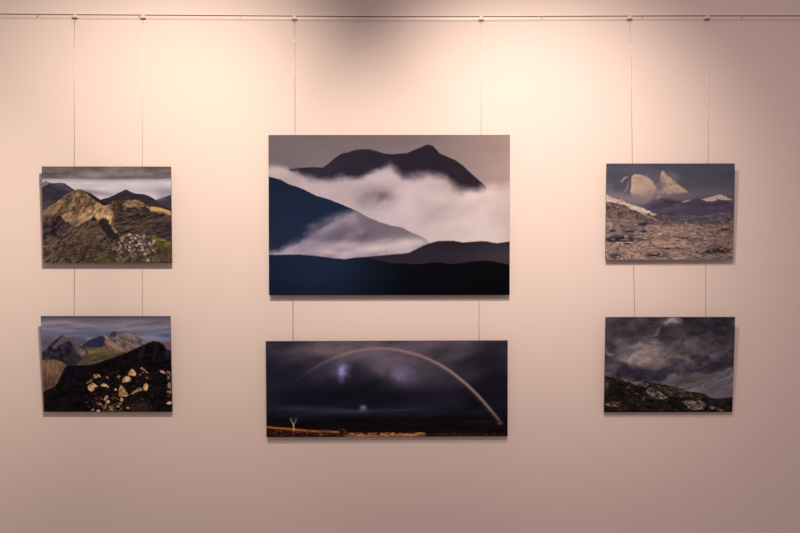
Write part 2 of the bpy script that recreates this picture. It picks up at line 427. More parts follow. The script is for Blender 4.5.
    sh = [(H([(265, 62), (290, 85), (312, 118), (292, 142), (218, 132), (240, 95)]), A),
          (H([(165, 170), (200, 140), (235, 145), (258, 175), (240, 198), (205, 205), (160, 212)]), A),
          (H([(138, 235), (165, 245), (190, 285), (226, 338), (205, 352), (120, 348), (122, 290)]), B),
          (H([(236, 332), (270, 305), (330, 262), (352, 262), (378, 285), (300, 310), (262, 330)]), B),
          (H([(382, 235), (410, 212), (432, 235), (420, 290), (395, 296), (376, 270)]), A),
          (H([(100, 158), (125, 132), (146, 142), (135, 162)]), B),
          (H([(132, 390), (150, 358), (172, 380), (160, 402), (145, 410)]), A),
          (H([(118, 425), (140, 412), (146, 430), (128, 440)]), B), (H([(92, 462), (112, 440), (128, 455), (108, 466)]), B),
          (H([(352, 62), (372, 48), (386, 62), (405, 80), (440, 112), (415, 112), (385, 80), (360, 72)]), B),
          (H([(365, 105), (382, 92), (388, 105), (372, 112)]), B), (H([(338, 128), (356, 118), (360, 130), (345, 136)]), A),
          (H([(408, 158), (422, 148), (436, 160), (420, 170)]), B),
          (H([(552, 80), (580, 78), (612, 100), (612, 122), (585, 112), (560, 102)]), (160, 108, 88)),
          (H([(612, 422), (640, 402), (668, 408), (668, 425), (640, 435)]), (186, 150, 128)),
          (H([(640, 300), (668, 296), (668, 322), (650, 318)]), (150, 118, 100)),
          (H([(76, 278), (90, 264), (106, 276), (96, 294), (80, 292)]), A),
          (H([(-6, 250), (10, 236), (26, 256), (8, 268)]), B),
          (H([(20, 440), (36, 455), (60, 500), (48, 505), (30, 475)]), B),
          (H([(636, 90), (655, 96), (664, 112), (650, 118)]), (150, 110, 92)), (H([(636, 150), (652, 146), (650, 170), (638, 165)]), (165, 120, 98)),
          (H([(640, 205), (664, 210), (668, 250), (654, 272), (640, 250)]), (150, 116, 98)), (H([(625, 228), (640, 228), (640, 245)]), B),
          (H([(195, 460), (222, 460), (226, 478), (205, 482)]), B),
          (G([(536, 130), (575, 120), (605, 128), (618, 160), (592, 148), (560, 168), (545, 155)]), A),
          (G([(455, 215), (500, 185), (525, 165), (530, 190), (500, 208), (460, 226)]), (110, 80, 62)),
          (G([(480, 240), (530, 205), (552, 222), (584, 248), (550, 258), (545, 290), (505, 302), (478, 275)]), A),
          (G([(606, 240), (640, 214), (670, 225), (692, 262), (662, 250), (630, 252)]), A),
          (G([(636, 392), (660, 342), (684, 340), (684, 360), (660, 395)]), B),
          (G([(655, 410), (684, 386), (700, 395), (700, 420), (670, 424)]), A),
          (G([(580, 436), (600, 412), (618, 428), (612, 445)]), B), (G([(668, 150), (690, 140), (697, 160), (680, 168)]), B),
          (G([(560, 500), (585, 485), (604, 505), (590, 515), (565, 515)]), A), (G([(500, 490), (530, 472), (545, 490), (520, 502)]), (96, 70, 50)),
          (G([(630, 455), (660, 448), (668, 470), (645, 480)]), (100, 74, 54)), (G([(690, 455), (700, 450), (700, 480)]), A)]
    allm = np.zeros_like(c.X)
    for i, (p, col) in enumerate(sh):
        m = c.poly(p, 2.2, 2.0, 9, 50+i); c.mix(m, col, .95); allm = np.maximum(allm, m)
    c.tex(allm, .32, 9, 9, 61, 4, .7)
    c.specks(f*c.xr(230, 560), 420, 1.0, 3.4, [(86, 60, 42), (60, 43, 33), (40, 28, 23)], 62, .6, (1, 2.5), (-70, 30), (230, 560, 285, 470))
    c.specks(f*c.xr(250, 400), 90, 1.6, 3.6, [(130, 94, 60), (160, 118, 78)], 63, .7, (1, 2), (-70, 30), (255, 400, 400, 470))
    c.specks(f*c.xr(590, 621), 60, 1.6, 3.4, [(140, 104, 86), (90, 64, 52)], 64, .7, (1, 2), (-70, 30), (600, 621, 285, 400))
    return c

# ---- print 3: big peak above a sea of mist
def paint_mist():
    c = Canvas(24, 741, 26, 501, 600, 400)
    u = (c.X-24)/717.0
    sky = np.stack([np.interp(c.X, [24, 200, 400, 560, 741], v) for v in ([112, 122, 128, 142, 166], [98, 106, 108, 120, 136], [100, 108, 108, 116, 126])], -1)
    c.img = sky*(1+((c.Y-26)/475.0*.25))[..., None]
    c.tex(one(c), .04, 160, 60, 71)
    # mountain
    top = [(24, 400), (80, 400), (84, 126), (120, 123), (150, 121), (185, 122), (200, 112), (215, 99), (240, 81), (262, 77), (280, 70), (300, 68), (325, 68), (345, 74), (365, 80), (390, 83), (415, 81), (435, 79), (455, 71), (475, 63), (490, 56), (500, 54), (512, 58), (522, 68), (532, 80), (550, 88), (580, 101), (600, 115), (622, 136), (645, 156), (672, 180), (680, 400), (741, 400)]
    m = c.below(top, 1.5, .8, 10)
    mc = np.stack([np.interp(c.X, [24, 300, 500, 700], v) for v in ([46, 44, 40, 46], [41, 38, 31, 36], [56, 50, 42, 40])], -1)
    m3 = m[..., None]; c.img = c.img*(1-m3)+mc*m3
    c.tex(m, .08, 30, 30, 72)
    # fog
    edge = [(24, 116), (50, 112), (75, 118), (95, 130), (130, 146), (175, 160), (205, 160), (235, 150), (265, 150), (290, 152), (320, 140), (350, 126), (385, 118), (405, 132), (425, 143), (460, 148), (500, 147), (530, 150), (555, 157), (575, 175), (598, 188), (625, 188), (650, 184), (690, 172), (715, 182), (741, 176)]
    e = np.interp(c.X, [p[0] for p in edge], [p[1] for p in edge])
    d = c.Y - e + (c.n(70, 40, 73, 4, .45)-.5)*30 + (c.n(16, 12, 173, 2, .5)-.5)*7
    wid = np.interp(c.X, [24, 90, 200, 330, 480, 560, 741], [16, 12, 20, 14, 22, 26, 20])
    fog = sstep(-1.0, 1.0, d/wid)
    fx = np.stack([np.interp(c.X, [24, 200, 350, 500, 640, 741], v) for v in ([190, 192, 194, 204, 210, 208], [166, 167, 168, 177, 184, 180], [164, 168, 170, 174, 175, 169])], -1)
    dens = (c.n(120, 60, 74, 5, .5, -12)-.5)*.30
    fx = fx*(1+dens)[..., None]
    f3 = fog[..., None]; c.img = c.img*(1-f3)+fx*f3
    c.mix(fog*c.blob(60, 135, 40, 16), (208, 184, 180), .5)
    c.mix(fog*c.blob(360, 150, 50, 20), (216, 192, 190), .5)
    c.mix(fog*c.blob(230, 190, 90, 20, 15), (196, 172, 174), .5)
    c.mix(fog*c.blob(345, 207, 56, 28, -4)*(.35+1.1*c.n(34, 20, 75, 4, .5, -30)), (112, 94, 100), .85)
    c.mix(fog*c.blob(310, 222, 26, 22, -40), (146, 126, 132), .5)
    c.mix(c.line([(292, 250), (318, 232), (345, 214)], 9)*fog, (178, 156, 160), .4)
    c.mix(fog*c.blob(380, 235, 40, 14, -30), (176, 152, 158), .5)
    c.mix(fog*c.blob(600, 330, 140, 30), (216, 190, 181), .6); c.mix(fog*c.blob(470, 215, 60, 14, 20), (188, 163, 164), .4); c.mix(fog*c.blob(640, 225, 70, 14, -8), (198, 172, 166), .45)
    c.mix(fog*c.blob(540, 215, 60, 20, 10), (222, 198, 190), .5)
    c.mix(fog*c.blob(700, 250, 50, 30), (196, 170, 162), .35)
    c.mix(fog*c.blob(430, 270, 40, 18, 20), (196, 172, 174), .4)
    # left slope
    slope = [(20, 148), (60, 158), (80, 170), (110, 180), (130, 188), (165, 206), (200, 216), (240, 231), (270, 244), (295, 256), (320, 270), (350, 283), (390, 295), (420, 300), (450, 316), (480, 328), (500, 342), (510, 600), (741, 600)]
    s = c.below(slope, 1.6, 1.0, 9)
    fl = np.stack([np.interp(c.X, [24, 250, 420, 500], v) for v in ([150, 140, 166, 196], [132, 122, 144, 172], [146, 132, 148, 172])], -1)
    s3 = s[..., None]; c.img = c.img*(1-s3)+fl*s3
    c.tex(s, .38, 90, 34, 76, 5, .5, -22)
    below_ridge = c.Y - np.interp(c.X, [p[0] for p in slope], [p[1] for p in slope])
    band = np.exp(-(np.clip(below_ridge-12, 0, None)/30.0)**2)*s*c.xr(285, 500, 12)
    c.mix(band, (112, 96, 104), .8)
    for (x, y, rx, ry, a, col, al) in [(172, 343-15, 40, 12, -5, (112, 98, 118), .7), (235, 318, 40, 18, -20, (104, 90, 108), .75), (292, 350-10, 30, 11, -10, (96, 82, 96), .7), (330, 300, 40, 22, 10, (108, 94, 104), .7),
                                  (370, 322, 40, 12, -20, (120, 102, 112), .6), (200, 300, 50, 14, -28, (160, 140, 152), .7), (260, 352, 50, 12, -6, (196, 170, 172), .75), (340, 362, 70, 13, -6, (208, 182, 178), .9),
                                  (430, 348, 50, 16, -8, (212, 186, 178), .95), (215, 374, 60, 9, 4, (204, 176, 172), .8), (120, 366, 40, 12, -8, (150, 130, 142), .7), (150, 345, 30, 8, -20, (156, 136, 148), .5), (470, 345, 30, 10, 0, (206, 180, 174), .7)]:
        c.mix(s*c.blob(x, y, rx, ry, a)*(.75+.5*c.n(24, 18, 77)), col, al)
    hill = c.below(slope, 1.6, 1.0, 9)
    lo = [(24, 378), (50, 374), (75, 362), (100, 342), (130, 318), (165, 298), (195, 286), (235, 272), (262, 262), (285, 250), (300, 240), (741, 0)]
    e2 = np.interp(c.X, [p[0] for p in lo], [p[1] for p in lo])
    hm = hill*(1-sstep(-16, 16, c.Y-e2+(c.n(60, 34, 78, 4, .45, -25)-.5)*40))
    hc = np.stack([np.interp(c.Y, [150, 230, 300, 380], v) for v in ([27, 26, 29, 38], [32, 37, 40, 42], [50, 58, 62, 60])], -1)  # bluish tint painted over the left slope
    h3 = np.clip(hm, 0, 1)[..., None]; c.img = c.img*(1-h3)+hc*h3
    c.mix(hm*c.blob(40, 320, 60, 60), (34, 38, 58), .6)
    # right hill
    r = c.below([(24, 600), (290, 600), (300, 389), (340, 385), (380, 381), (420, 378), (442, 375), (460, 366), (480, 356), (500, 348), (525, 341), (550, 340), (575, 340), (600, 345), (625, 343), (650, 341), (670, 341), (690, 345), (705, 347), (725, 344), (741, 342)], 1.8, .8, 8)
    c.mix(r, (44, 36, 44)); c.mix(r*c.blob(741, 385, 120, 30), (70, 56, 56), .7); c.mix(r*c.blob(560, 350, 80, 16), (36, 29, 36), .7)
    # foreground
    f = c.below([(24, 381), (70, 381), (110, 380), (150, 383), (185, 387), (215, 391), (250, 394), (280, 390), (300, 388), (330, 392), (360, 400), (390, 407), (420, 406), (450, 409), (480, 408), (505, 405), (530, 403), (560, 409), (590, 407), (620, 402), (655, 399), (690, 401), (715, 406), (741, 412)], 1.8, .8, 8)
    fc = np.stack([np.interp(c.X, [24, 140, 240, 340, 440, 741], v) for v in ([24, 27, 26, 16, 9, 7], [31, 37, 34, 22, 9, 8], [48, 57, 52, 33, 15, 11])], -1)  # bluish tint painted in at the left, near black at the right
    f3 = f[..., None]; c.img = c.img*(1-f3)+fc*f3
    c.img *= (1-.18*f*sstep(430, 501, c.Y))[..., None]
    return c

# ---- print 4: rainbow over a dark moor
def paint_rainbow():
    c = Canvas(30, 775, 27, 322, 600, 240)
    c.vgrad([(27, (64, 53, 60)), (60, (56, 47, 54)), (100, (40, 34, 42)), (150, (30, 26, 34)), (190, (17, 15, 22)), (225, (20, 20, 28)), (250, (22, 21, 30)), (268, (11, 9, 14)), (322, (14, 8, 9))])
    c.tex(one(c), .45, 150, 44, 81, 5, .6, -10)
    for (x, y, rx, ry, a, col, al) in [
        (60, 130, 90, 90, 0, (26, 24, 38), .8), (250, 45, 130, 24, -6, (104, 87, 90), .85), (330, 62, 90, 16, 0, (110, 93, 96), .7), (400, 80, 90, 22, 5, (104, 88, 94), .9),
        (395, 100, 70, 30, 10, (100, 84, 92), .8), (470, 105, 55, 45, 0, (98, 84, 94), .85), (450, 150, 50, 30, 0, (62, 53, 64), .7), (340, 110, 25, 40, 30, (66, 56, 70), .5), (545, 125, 60, 40, 15, (62, 53, 62), .7),
        (310, 140, 35, 40, 0, (24, 20, 32), .6), (400, 150, 28, 28, 0, (30, 26, 36), .5), (590, 80, 70, 18, -25, (70, 60, 68), .7), (640, 70, 60, 14, -20, (80, 68, 76), .6), (660, 140, 40, 14, -20, (60, 50, 58), .5), (720, 60, 60, 40, 0, (34, 28, 36), .7),
        (740, 160, 40, 90, 0, (20, 17, 24), .7), (560, 200, 100, 30, 0, (30, 25, 36), .6), (230, 200, 180, 20, 0, (16, 15, 26), .7), (420, 205, 110, 18, 0, (18, 16, 26), .7),
        (180, 237, 110, 8, 2, (50, 50, 66), .6), (330, 242, 90, 6, -2, (56, 56, 70), .6), (450, 240, 60, 4, 0, (44, 44, 58), .5), (190, 120, 30, 24, 0, (52, 48, 70), .5), (235, 120, 16, 14, 0, (66, 64, 92), .6)]:
        c.mix(np.clip(c.blob(x, y, rx*1.1, ry*1.1, a)*(.25+1.5*c.n(60, 28, 82, 5, .6)), 0, 1), col, al)
    c.mix(np.clip(c.blob(264, 118, 20, 24, 0)*(.1+1.7*c.n(16, 16, 83, 4, .65)), 0, 1), (132, 124, 160), .85); c.mix(c.blob(262, 120, 5, 14, 10), (146, 140, 176), .5)
    c.mix(c.blob(272, 102, 16, 6, 10), (112, 104, 132), .5); c.mix(c.blob(262, 146, 8, 12), (86, 84, 122), .45)
    c.mix(np.clip(c.blob(448, 130, 34, 22, 10)*(.1+1.6*c.n(22, 16, 84, 4, .6, 30)), 0, 1), (112, 100, 130), .85); c.mix(c.blob(380, 118, 22, 16, 40)*(.4+c.n(16,16,184)), (100, 86, 98), .6); c.mix(c.blob(420, 100, 50, 12, 15), (94, 79, 86), .5)
    c.mix(c.blob(329, 232, 10, 8), (128, 128, 144), .8); c.mix(c.blob(329, 236, 6, 3), (60, 60, 76), .4)
    # darker sky outside the bow at the right
    arc = [(84, 190), (110, 160), (140, 135), (170, 115), (200, 98), (230, 83), (262, 71), (295, 61), (330, 54), (360, 51), (385, 50), (415, 52), (445, 57), (475, 64), (505, 73), (535, 85), (565, 100), (595, 119), (625, 142), (650, 163), (675, 187), (700, 214), (722, 240), (742, 264), (756, 281)]
    fade = np.interp(c.X, [90, 150, 190, 240, 300, 400, 520, 600, 700, 742, 760], [0, .07, .2, .34, .5, .6, .72, .85, .8, .55, .3])
    c.mix(c.line([(x, y+4) for x, y in arc], 7)*fade, (74, 62, 84), .35)
    c.mix(c.line(arc, 4.4)*fade, (156, 122, 108), .85)
    c.mix(c.line([(x, y-3) for x, y in arc], 2.6)*fade, (168, 116, 92), .4)
    # moor
    g = c.below([(30, 272), (150, 274), (300, 276), (420, 268), (500, 272), (620, 274), (775, 276)], 8)
    c.mix(g, (15, 9, 11), .85); c.tex(g, .4, 40, 8, 85)
    c.mix(g*c.blob(700, 276, 70, 3), (60, 42, 40), .6); c.mix(g*c.blob(752, 281, 9, 5), (120, 84, 66), .7)
    l = c.below([(30, 292), (80, 296), (150, 301), (200, 304), (260, 308), (330, 312), (775, 316)], 2)
    c.mix(l, (32, 14, 11), .9)
    c.mix(c.line([(30, 291), (60, 294), (100, 297), (150, 302)], 3.2), (176, 92, 42), .9)
    c.mix(c.line([(150, 302), (190, 305), (230, 306), (254, 307)], 3)*(.3+1.0*c.n(12, 12, 86)), (170, 104, 50), .9)
    m = c.yr(309, 321, 2)*c.xr(270, 520, 20)
    c.specks(m, 300, 1.2, 2.8, [(170, 104, 50), (196, 130, 66), (120, 58, 34), (60, 28, 20)], 87, .8, (1.5, 4), (-10, 10), (270, 520, 308, 322))
    c.mix(c.line([(300, 317), (345, 319), (400, 319), (470, 318)], 2.4)*(.4+.8*c.n(14, 10, 88)), (176, 112, 56), .7)
    c.specks(c.yr(296, 320, 2)*c.xr(40, 300, 10), 140, 1.2, 2.6, [(110, 54, 34), (70, 34, 26), (130, 66, 40)], 89, .6, (1, 3), (-10, 15), (40, 300, 298, 320))
    c.specks(c.yr(312, 321, 2)*c.xr(500, 760, 10), 80, 1.0, 2.2, [(90, 52, 34), (60, 34, 26)], 90, .6, (1, 3), (-10, 15), (500, 760, 310, 320))
    c.mix(c.blob(198, 314, 6, 4), (150, 66, 48), .7)
    # lone birch
    T = (176, 130, 92)
    for p, w, a in [([(114, 302), (114, 290), (112, 280)], 2.4, .95), ([(113, 284), (108, 274), (105, 264)], 1.5, .7), ([(114, 284), (119, 275), (122, 265)], 1.5, .6), ([(112, 280), (115, 270), (114, 262)], 1.0, .25), ([(116, 282), (126, 272)], 1.1, .3), ([(110, 280), (102, 268)], 1.1, .3)]:
        c.mix(c.line(p, w), T, a)
    return c

# ---- print 5: snowy peaks in low winter sun
def paint_snow():
    c = Canvas(44, 616, 46, 474, 400, 300)
    c.vgrad([(46, (76, 73, 82)), (120, (82, 78, 87)), (180, (98, 88, 93)), (230, (82, 73, 85)), (300, (88, 75, 82))])
    c.tex(one(c), .08, 90, 40, 91)
    c.mix(c.blob(520, 110, 120, 60), (76, 74, 85), .7)
    c.mix(c.blob(250, 110, 80, 30), (108, 98, 106), .5); c.mix(c.blob(560, 170, 120, 16), (96, 88, 98), .8)
    c.mix(c.blob(345, 105, 30, 20, 35), (120, 106, 108), .7)
    # shaded left shoulder
    m = c.poly([(75, 150), (100, 120), (128, 100), (152, 96), (160, 130), (160, 180), (120, 185), (70, 178)], 9, 4)
    c.mix(m, (78, 71, 82), .9)
    c.mix(c.poly([(106, 126), (122, 106), (142, 100), (130, 112), (112, 130)], 3, 2), (158, 132, 120), .9)
    c.mix(c.line([(148, 120), (140, 150), (128, 168)], 6), (146, 122, 116), .7)
    c.mix(c.line([(136, 120), (118, 140), (104, 150)], 5), (70, 64, 82), .6)
    # rounded snowy dome
    d = c.poly([(150, 98), (172, 92), (196, 96), (225, 106), (250, 126), (266, 150), (266, 172), (255, 194), (232, 208), (195, 210), (165, 196), (152, 170), (148, 130)], 5, 7, 26)
    c.mix(d, (176, 144, 124)); c.tex(d, .10, 24, 20, 92, 5, .6)
    c.mix(d*c.blob(235, 145, 34, 40, 0), (184, 150, 128), .6); c.mix(d*c.blob(180, 205, 60, 24), (128, 110, 108), .9); c.mix(d*c.blob(240, 208, 40, 14), (124, 106, 106), .7)
    c.mix(c.line([(152, 100), (150, 125), (148, 158)], 4.5), (62, 54, 70), .9)
    c.mix(c.line([(148, 158), (138, 168)], 3), (80, 68, 80), .6)
    # pointed peak
    p = c.poly([(290, 80), (298, 80), (312, 94), (330, 110), (352, 128), (380, 148), (410, 170), (398, 178), (340, 182), (300, 192), (268, 205), (262, 170), (272, 138), (285, 112)], 5, 4, 14)
    c.mix(p, (172, 141, 122)); c.mix(c.blob(282, 145, 24, 44)*p, (112, 98, 102), .9); c.mix(c.blob(320, 186, 90, 14)*p, (120, 104, 106), .85)
    c.tex(p, .16, 14, 10, 93, 5, .65, 40)
    c.mix(c.line([(294, 84), (300, 105), (318, 128)], 4), (184, 152, 132), .7); c.mix(c.blob(332, 142, 4, 4), (90, 78, 84), .6)
    c.mix(c.blob(275, 120, 10, 14), (88, 80, 92), .6)
    # mist below peaks
    c.mix(c.blob(90, 188, 110, 20, 8), (118, 103, 106), .85); c.mix(c.blob(150, 215, 70, 16, 10), (124, 106, 106), .7)
    c.mix(c.blob(190, 212, 80, 12, 10), (128, 110, 112), .8)
    c.mix(c.blob(380, 190, 130, 14, -4), (108, 96, 101), .75); c.mix(c.blob(250, 180, 30, 26), (118, 102, 106), .6)
    # dark mid ground
    g = c.poly([(205, 244), (225, 222), (262, 210), (300, 200), (340, 205), (380, 216), (415, 210), (450, 203), (480, 203), (520, 205), (616, 214), (616, 300), (260, 300)], 7, 4)
    c.mix(g, (74, 62, 75)); c.tex(g, .22, 50, 12, 94, 5, .6)
    c.mix(g*c.blob(480, 255, 150, 18), (78, 66, 78), .7)
    s = c.poly([(470, 206), (490, 198), (512, 196), (530, 190), (545, 183), (560, 184), (580, 194), (606, 204), (604, 211), (575, 207), (545, 205), (520, 212), (490, 213)], 3, 5, 10)
    c.mix(s, (192, 164, 146), .95); c.mix(c.line([(538, 196), (544, 206)], 3), (110, 94, 96), .7)
    c.mix(c.poly([(382, 216), (400, 208), (430, 205), (410, 214), (388, 220)], 2, 1.5), (176, 150, 138), .8)
    # far hummocks
    h = c.below([(44, 272), (250, 268), (300, 275), (360, 282), (420, 278), (470, 280), (520, 272), (560, 264), (616, 262)], 5, 4)
    c.mix(h, (104, 86, 88)); c.tex(h, .3, 22, 9, 95, 5, .8)
    c.specks(h*c.yr(262, 330), 500, 1.5, 4.5, [(72, 58, 68), (140, 116, 108), (84, 68, 74), (60, 50, 66)], 96, .6, (1.5, 3.5), (-20, 20), (230, 616, 262, 335))
    # left snow ridge
    L = c.poly([(40, 184), (75, 194), (110, 206), (150, 222), (190, 238), (225, 250), (262, 264), (300, 282), (330, 292), (300, 300), (200, 310), (40, 315)], 2.5, 2)
    c.mix(L, (96, 76, 72)); c.tex(L, .35, 20, 12, 97, 5, .7, 25)
    c.specks(L, 520, 1.6, 4, [(58, 44, 46), (146, 118, 106), (74, 56, 56), (124, 98, 90)], 98, .7, (1, 2.5), (0, 50), (44, 330, 184, 315))
    w = c.poly([(40, 184), (75, 194), (110, 206), (150, 222), (190, 238), (225, 252), (270, 272), (262, 278), (215, 264), (170, 250), (140, 238), (100, 222), (70, 216), (40, 206)], 3, 10, 14)
    w = np.clip(w*(.35+1.3*c.n(26, 12, 199, 4, .6, 22)), 0, 1)
    c.mix(w, (208, 178, 158), .95); c.tex(w, .08, 20, 10, 99)
    c.mix(c.line([(200, 262), (240, 284), (268, 296)], 5), (168, 138, 124), .6)
    c.mix(c.blob(120, 298, 110, 7, 4), (158, 130, 118), .6)
    # speckled moor
    P = c.below([(44, 308), (150, 312), (260, 318), (380, 318), (480, 312), (616, 320)], 6, 4)
    c.mix(P, (142, 112, 98)); c.mix(P*c.yr(325, 375, 20)*c.xr(40, 240, 30), (122, 98, 92), .7)
    c.mix(P*c.yr(380, 474, 20), (152, 122, 108), .5)
    c.mix(P*c.xr(430, 640, 50), (116, 92, 84), .6)
    c.tex(P, .30, 30, 7, 100, 5, .85)
    c.specks(P, 2600, 1.4, 4.0, [(84, 64, 64), (100, 78, 74), (176, 144, 128), (188, 156, 138), (70, 52, 54)], 101, .62, (1.2, 3), (-20, 20))
    N = (30, 26, 42)
    for (x, y, rx, ry, a) in [(130, 326, 34, 6, 0), (212, 316, 26, 7, -6), (112, 378, 60, 15, -3), (70, 386, 34, 6, 0), (185, 384, 46, 6, -5), (92, 458, 34, 9, -5), (96, 468, 16, 8, 0), (140, 400, 14, 4, 0), (75, 345, 14, 4, 0), (150, 346, 26, 4, 0), (210, 346, 16, 4, 0)]:
        c.mix(c.blob(x, y, rx*1.1, ry*1.3, a, 1.2)*sstep(.30, .52, c.n(20, 6, 102, 4, .6)), N, .92)
    for (x, y, rx, ry, a) in [(275, 452, 42, 10, 8), (250, 458, 20, 8, 0), (560, 432, 58, 13, -4), (500, 440, 50, 5, -4), (590, 340, 40, 5, -2), (330, 425, 60, 3, 0), (420, 380, 50, 4, 5)]:
        c.mix(c.blob(x, y, rx*1.1, ry*1.3, a, 1.2)*sstep(.32, .55, c.n(16, 7, 103, 4, .65)), (40, 29, 31), .85)
    for (x, y, rx, ry, a) in [(420, 300, 60, 6, 0), (345, 290, 30, 6, 4), (480, 290, 50, 5, -6), (520, 310, 40, 8, 0)]:
        c.mix(c.blob(x, y, rx, ry, a, 1.5)*(.4+.8*c.n(16, 8, 104)), (64, 54, 70), .6)
    return c

# ---- print 6: storm clouds above a rocky slope
def paint_storm():
    c = Canvas(40, 614, 45, 468, 400, 300)
    c.vgrad([(45, (58, 48, 52)), (200, (66, 56, 59)), (300, (60, 50, 57)), (470, (70, 60, 64))])
    w1 = (c.n(60, 60, 110, 3)-.5)
    X0, Y0 = c.X.copy(), c.Y.copy()
    c.X = X0 + (c.n(50, 40, 111, 4, .6)-.5)*46; c.Y = Y0 + (vnoise(X0, Y0, 46, 34, 112, 4, .6)-.5)*34
    c.tex(one(c), .5, 70, 36, 113, 5, .62, -12)
    for (x, y, rx, ry, a, col, al) in [
        (100, 80, 90, 34, 0, (60, 50, 54), .8), (180, 70, 50, 20, 0, (74, 63, 68), .6), (200, 110, 80, 22, -5, (50, 40, 46), .8), (120, 140, 60, 16, 0, (64, 54, 60), .5),
        (480, 75, 120, 34, 0, (40, 33, 38), .9), (560, 110, 70, 40, 0, (36, 31, 38), .8), (330, 105, 50, 34, 0, (50, 41, 48), .8), (310, 130, 30, 26, 0, (44, 35, 42), .7),
        (215, 185, 90, 38, -10, (108, 91, 92), .95), (240, 215, 80, 44, 0, (126, 105, 102), .95), (165, 228, 60, 22, -5, (128, 107, 103), .9), (230, 252, 60, 18, 10, (118, 99, 98), .8), (300, 190, 26, 44, 20, (92, 77, 80), .6),
        (120, 190, 40, 36, -20, (84, 72, 76), .7), (60, 185, 30, 14, 30, (46, 40, 56), .7), (58, 200, 22, 9, 35, (124, 106, 110), .8), (60, 270, 34, 26, 0, (88, 77, 84), .6),
        (400, 150, 50, 34, 20, (86, 73, 74), .8), (430, 175, 34, 24, 0, (96, 82, 80), .7), (365, 165, 40, 20, 20, (78, 66, 68), .7), (480, 185, 55, 22, -10, (88, 75, 80), .8), (555, 180, 50, 24, 0, (70, 59, 66), .8),
        (385, 218, 60, 12, 12, (104, 88, 88), .8), (440, 245, 30, 10, 50, (92, 77, 82), .7), (375, 250, 50, 18, 10, (60, 49, 60), .8), (350, 235, 30, 12, 0, (70, 58, 66), .6), (470, 222, 40, 8, 0, (52, 43, 50), .8), (500, 245, 50, 12, -15, (76, 64, 74), .7),
        (120, 285, 60, 18, 5, (46, 39, 49), .9), (210, 292, 100, 20, 8, (40, 33, 43), .9), (300, 285, 50, 18, -20, (44, 37, 52), .8), (290, 310, 60, 12, 0, (40, 33, 46), .8),
        (470, 268, 50, 14, -20, (48, 40, 54), .7), (545, 262, 80, 18, -18, (40, 33, 43), .9), (590, 240, 40, 16, -20, (41, 34, 44), .8)]:
        c.mix(np.clip(c.blob(x, y, rx*1.08, ry*1.08, a, 1.3)*(.45+1.0*c.n(40, 22, 119, 5, .6, -10)), 0, 1), col, al)
    c.tex(one(c), .22, 40, 22, 120, 5, .7, -15)
    c.mix(c.line([(305, 60), (290, 75), (285, 98), (268, 120)], 7), (108, 92, 98), .7)
    c.mix(np.clip(c.blob(338, 62, 38, 15, -12)*(.3+1.3*c.n(16, 12, 198, 4, .6)), 0, 1), (160, 134, 138), .95); c.mix(c.blob(290, 84, 5, 9), (38, 30, 36), .8)
    # streaming lighter cloud lower right
    st = c.poly([(290, 335), (320, 312), (348, 285), (365, 302), (395, 300), (440, 282), (470, 294), (520, 292), (614, 268), (640, 265), (640, 420), (430, 400), (340, 350)], 9, 5)
    c.mix(st, (92, 79, 82), .95)
    c.tex(st, .3, 110, 14, 114, 4, .6, -22)
    c.mix(st*c.blob(350, 295, 18, 12, -30), (118, 99, 100), .7)
    c.mix(st*c.line([(380, 325), (440, 308), (520, 312), (600, 300)], 6), (70, 58, 64), .4)
    c.mix(st*c.blob(540, 370, 90, 24), (78, 66, 74), .7)
    c.X, c.Y = X0, Y0
    # ground
    g = c.below([(40, 306), (70, 312), (100, 321), (140, 332), (175, 328), (210, 327), (240, 333), (275, 341), (300, 346), (330, 350), (352, 358), (380, 362), (408, 372), (432, 378), (462, 380), (490, 388), (515, 404), (545, 408), (580, 404), (614, 400)], 2.5, 3, 14)
    c.mix(g, (26, 18, 18)); c.tex(g, .8, 22, 10, 115, 5, .75, 20)
    up = c.poly([(150, 332), (210, 328), (240, 342), (225, 358), (180, 350)], 3, 4); c.mix(up, (80, 63, 56), .8)
    c.specks(up, 60, 2, 5, [(50, 38, 34), (100, 82, 74)], 121, .6, (1, 2.5), (0, 40)); bd = c.poly([(255, 345), (350, 356), (400, 370), (435, 384), (500, 396), (470, 410), (400, 400), (330, 395), (290, 365)], 4, 5); c.mix(bd, (60, 46, 39), .7)
    r1 = c.poly([(225, 362), (250, 356), (285, 372), (322, 404), (305, 412), (270, 408), (245, 395), (228, 378)], 2.5, 3, 10); c.mix(r1, (92, 75, 65), .8)
    r2 = c.poly([(385, 422), (415, 412), (470, 415), (498, 432), (490, 452), (450, 458), (418, 450), (398, 432)], 2.5, 4, 10); c.mix(r2, (98, 80, 72), .8)
    r3 = c.poly([(44, 432), (70, 422), (108, 424), (112, 434), (95, 444), (50, 442)], 2.5, 3, 10); c.mix(r3, (80, 63, 46), .9)
    r4 = c.poly([(500, 440), (540, 446), (588, 464), (560, 466), (520, 455)], 2.5, 2, 10); c.mix(r4, (92, 74, 54), .8)
    al = np.clip(up+bd+r1+r2+r3+r4, 0, 1)
    c.tex(al, .8, 14, 8, 116, 5, .75, 25)
    c.specks(al, 260, 1.2, 3, [(130, 110, 100), (44, 33, 28), (36, 27, 24)], 117, .6, (1.2, 3), (5, 45))
    for (x, y, rx, ry) in [(145, 358, 8, 6), (214, 408, 5, 8), (220, 402, 3, 4), (185, 385, 9, 4), (322, 402, 5, 3), (50, 344, 12, 16), (440, 456, 6, 5)]:
        c.mix(c.blob(x, y, rx, ry), (110, 92, 82), .6)
    c.mix(c.line([(400, 402), (450, 418)], 4), (16, 11, 11), .8)
    c.specks(g, 400, 1.2, 3.2, [(44, 32, 26), (16, 11, 11), (54, 42, 34)], 118, .5, (1, 3), (-10, 40))
    return c

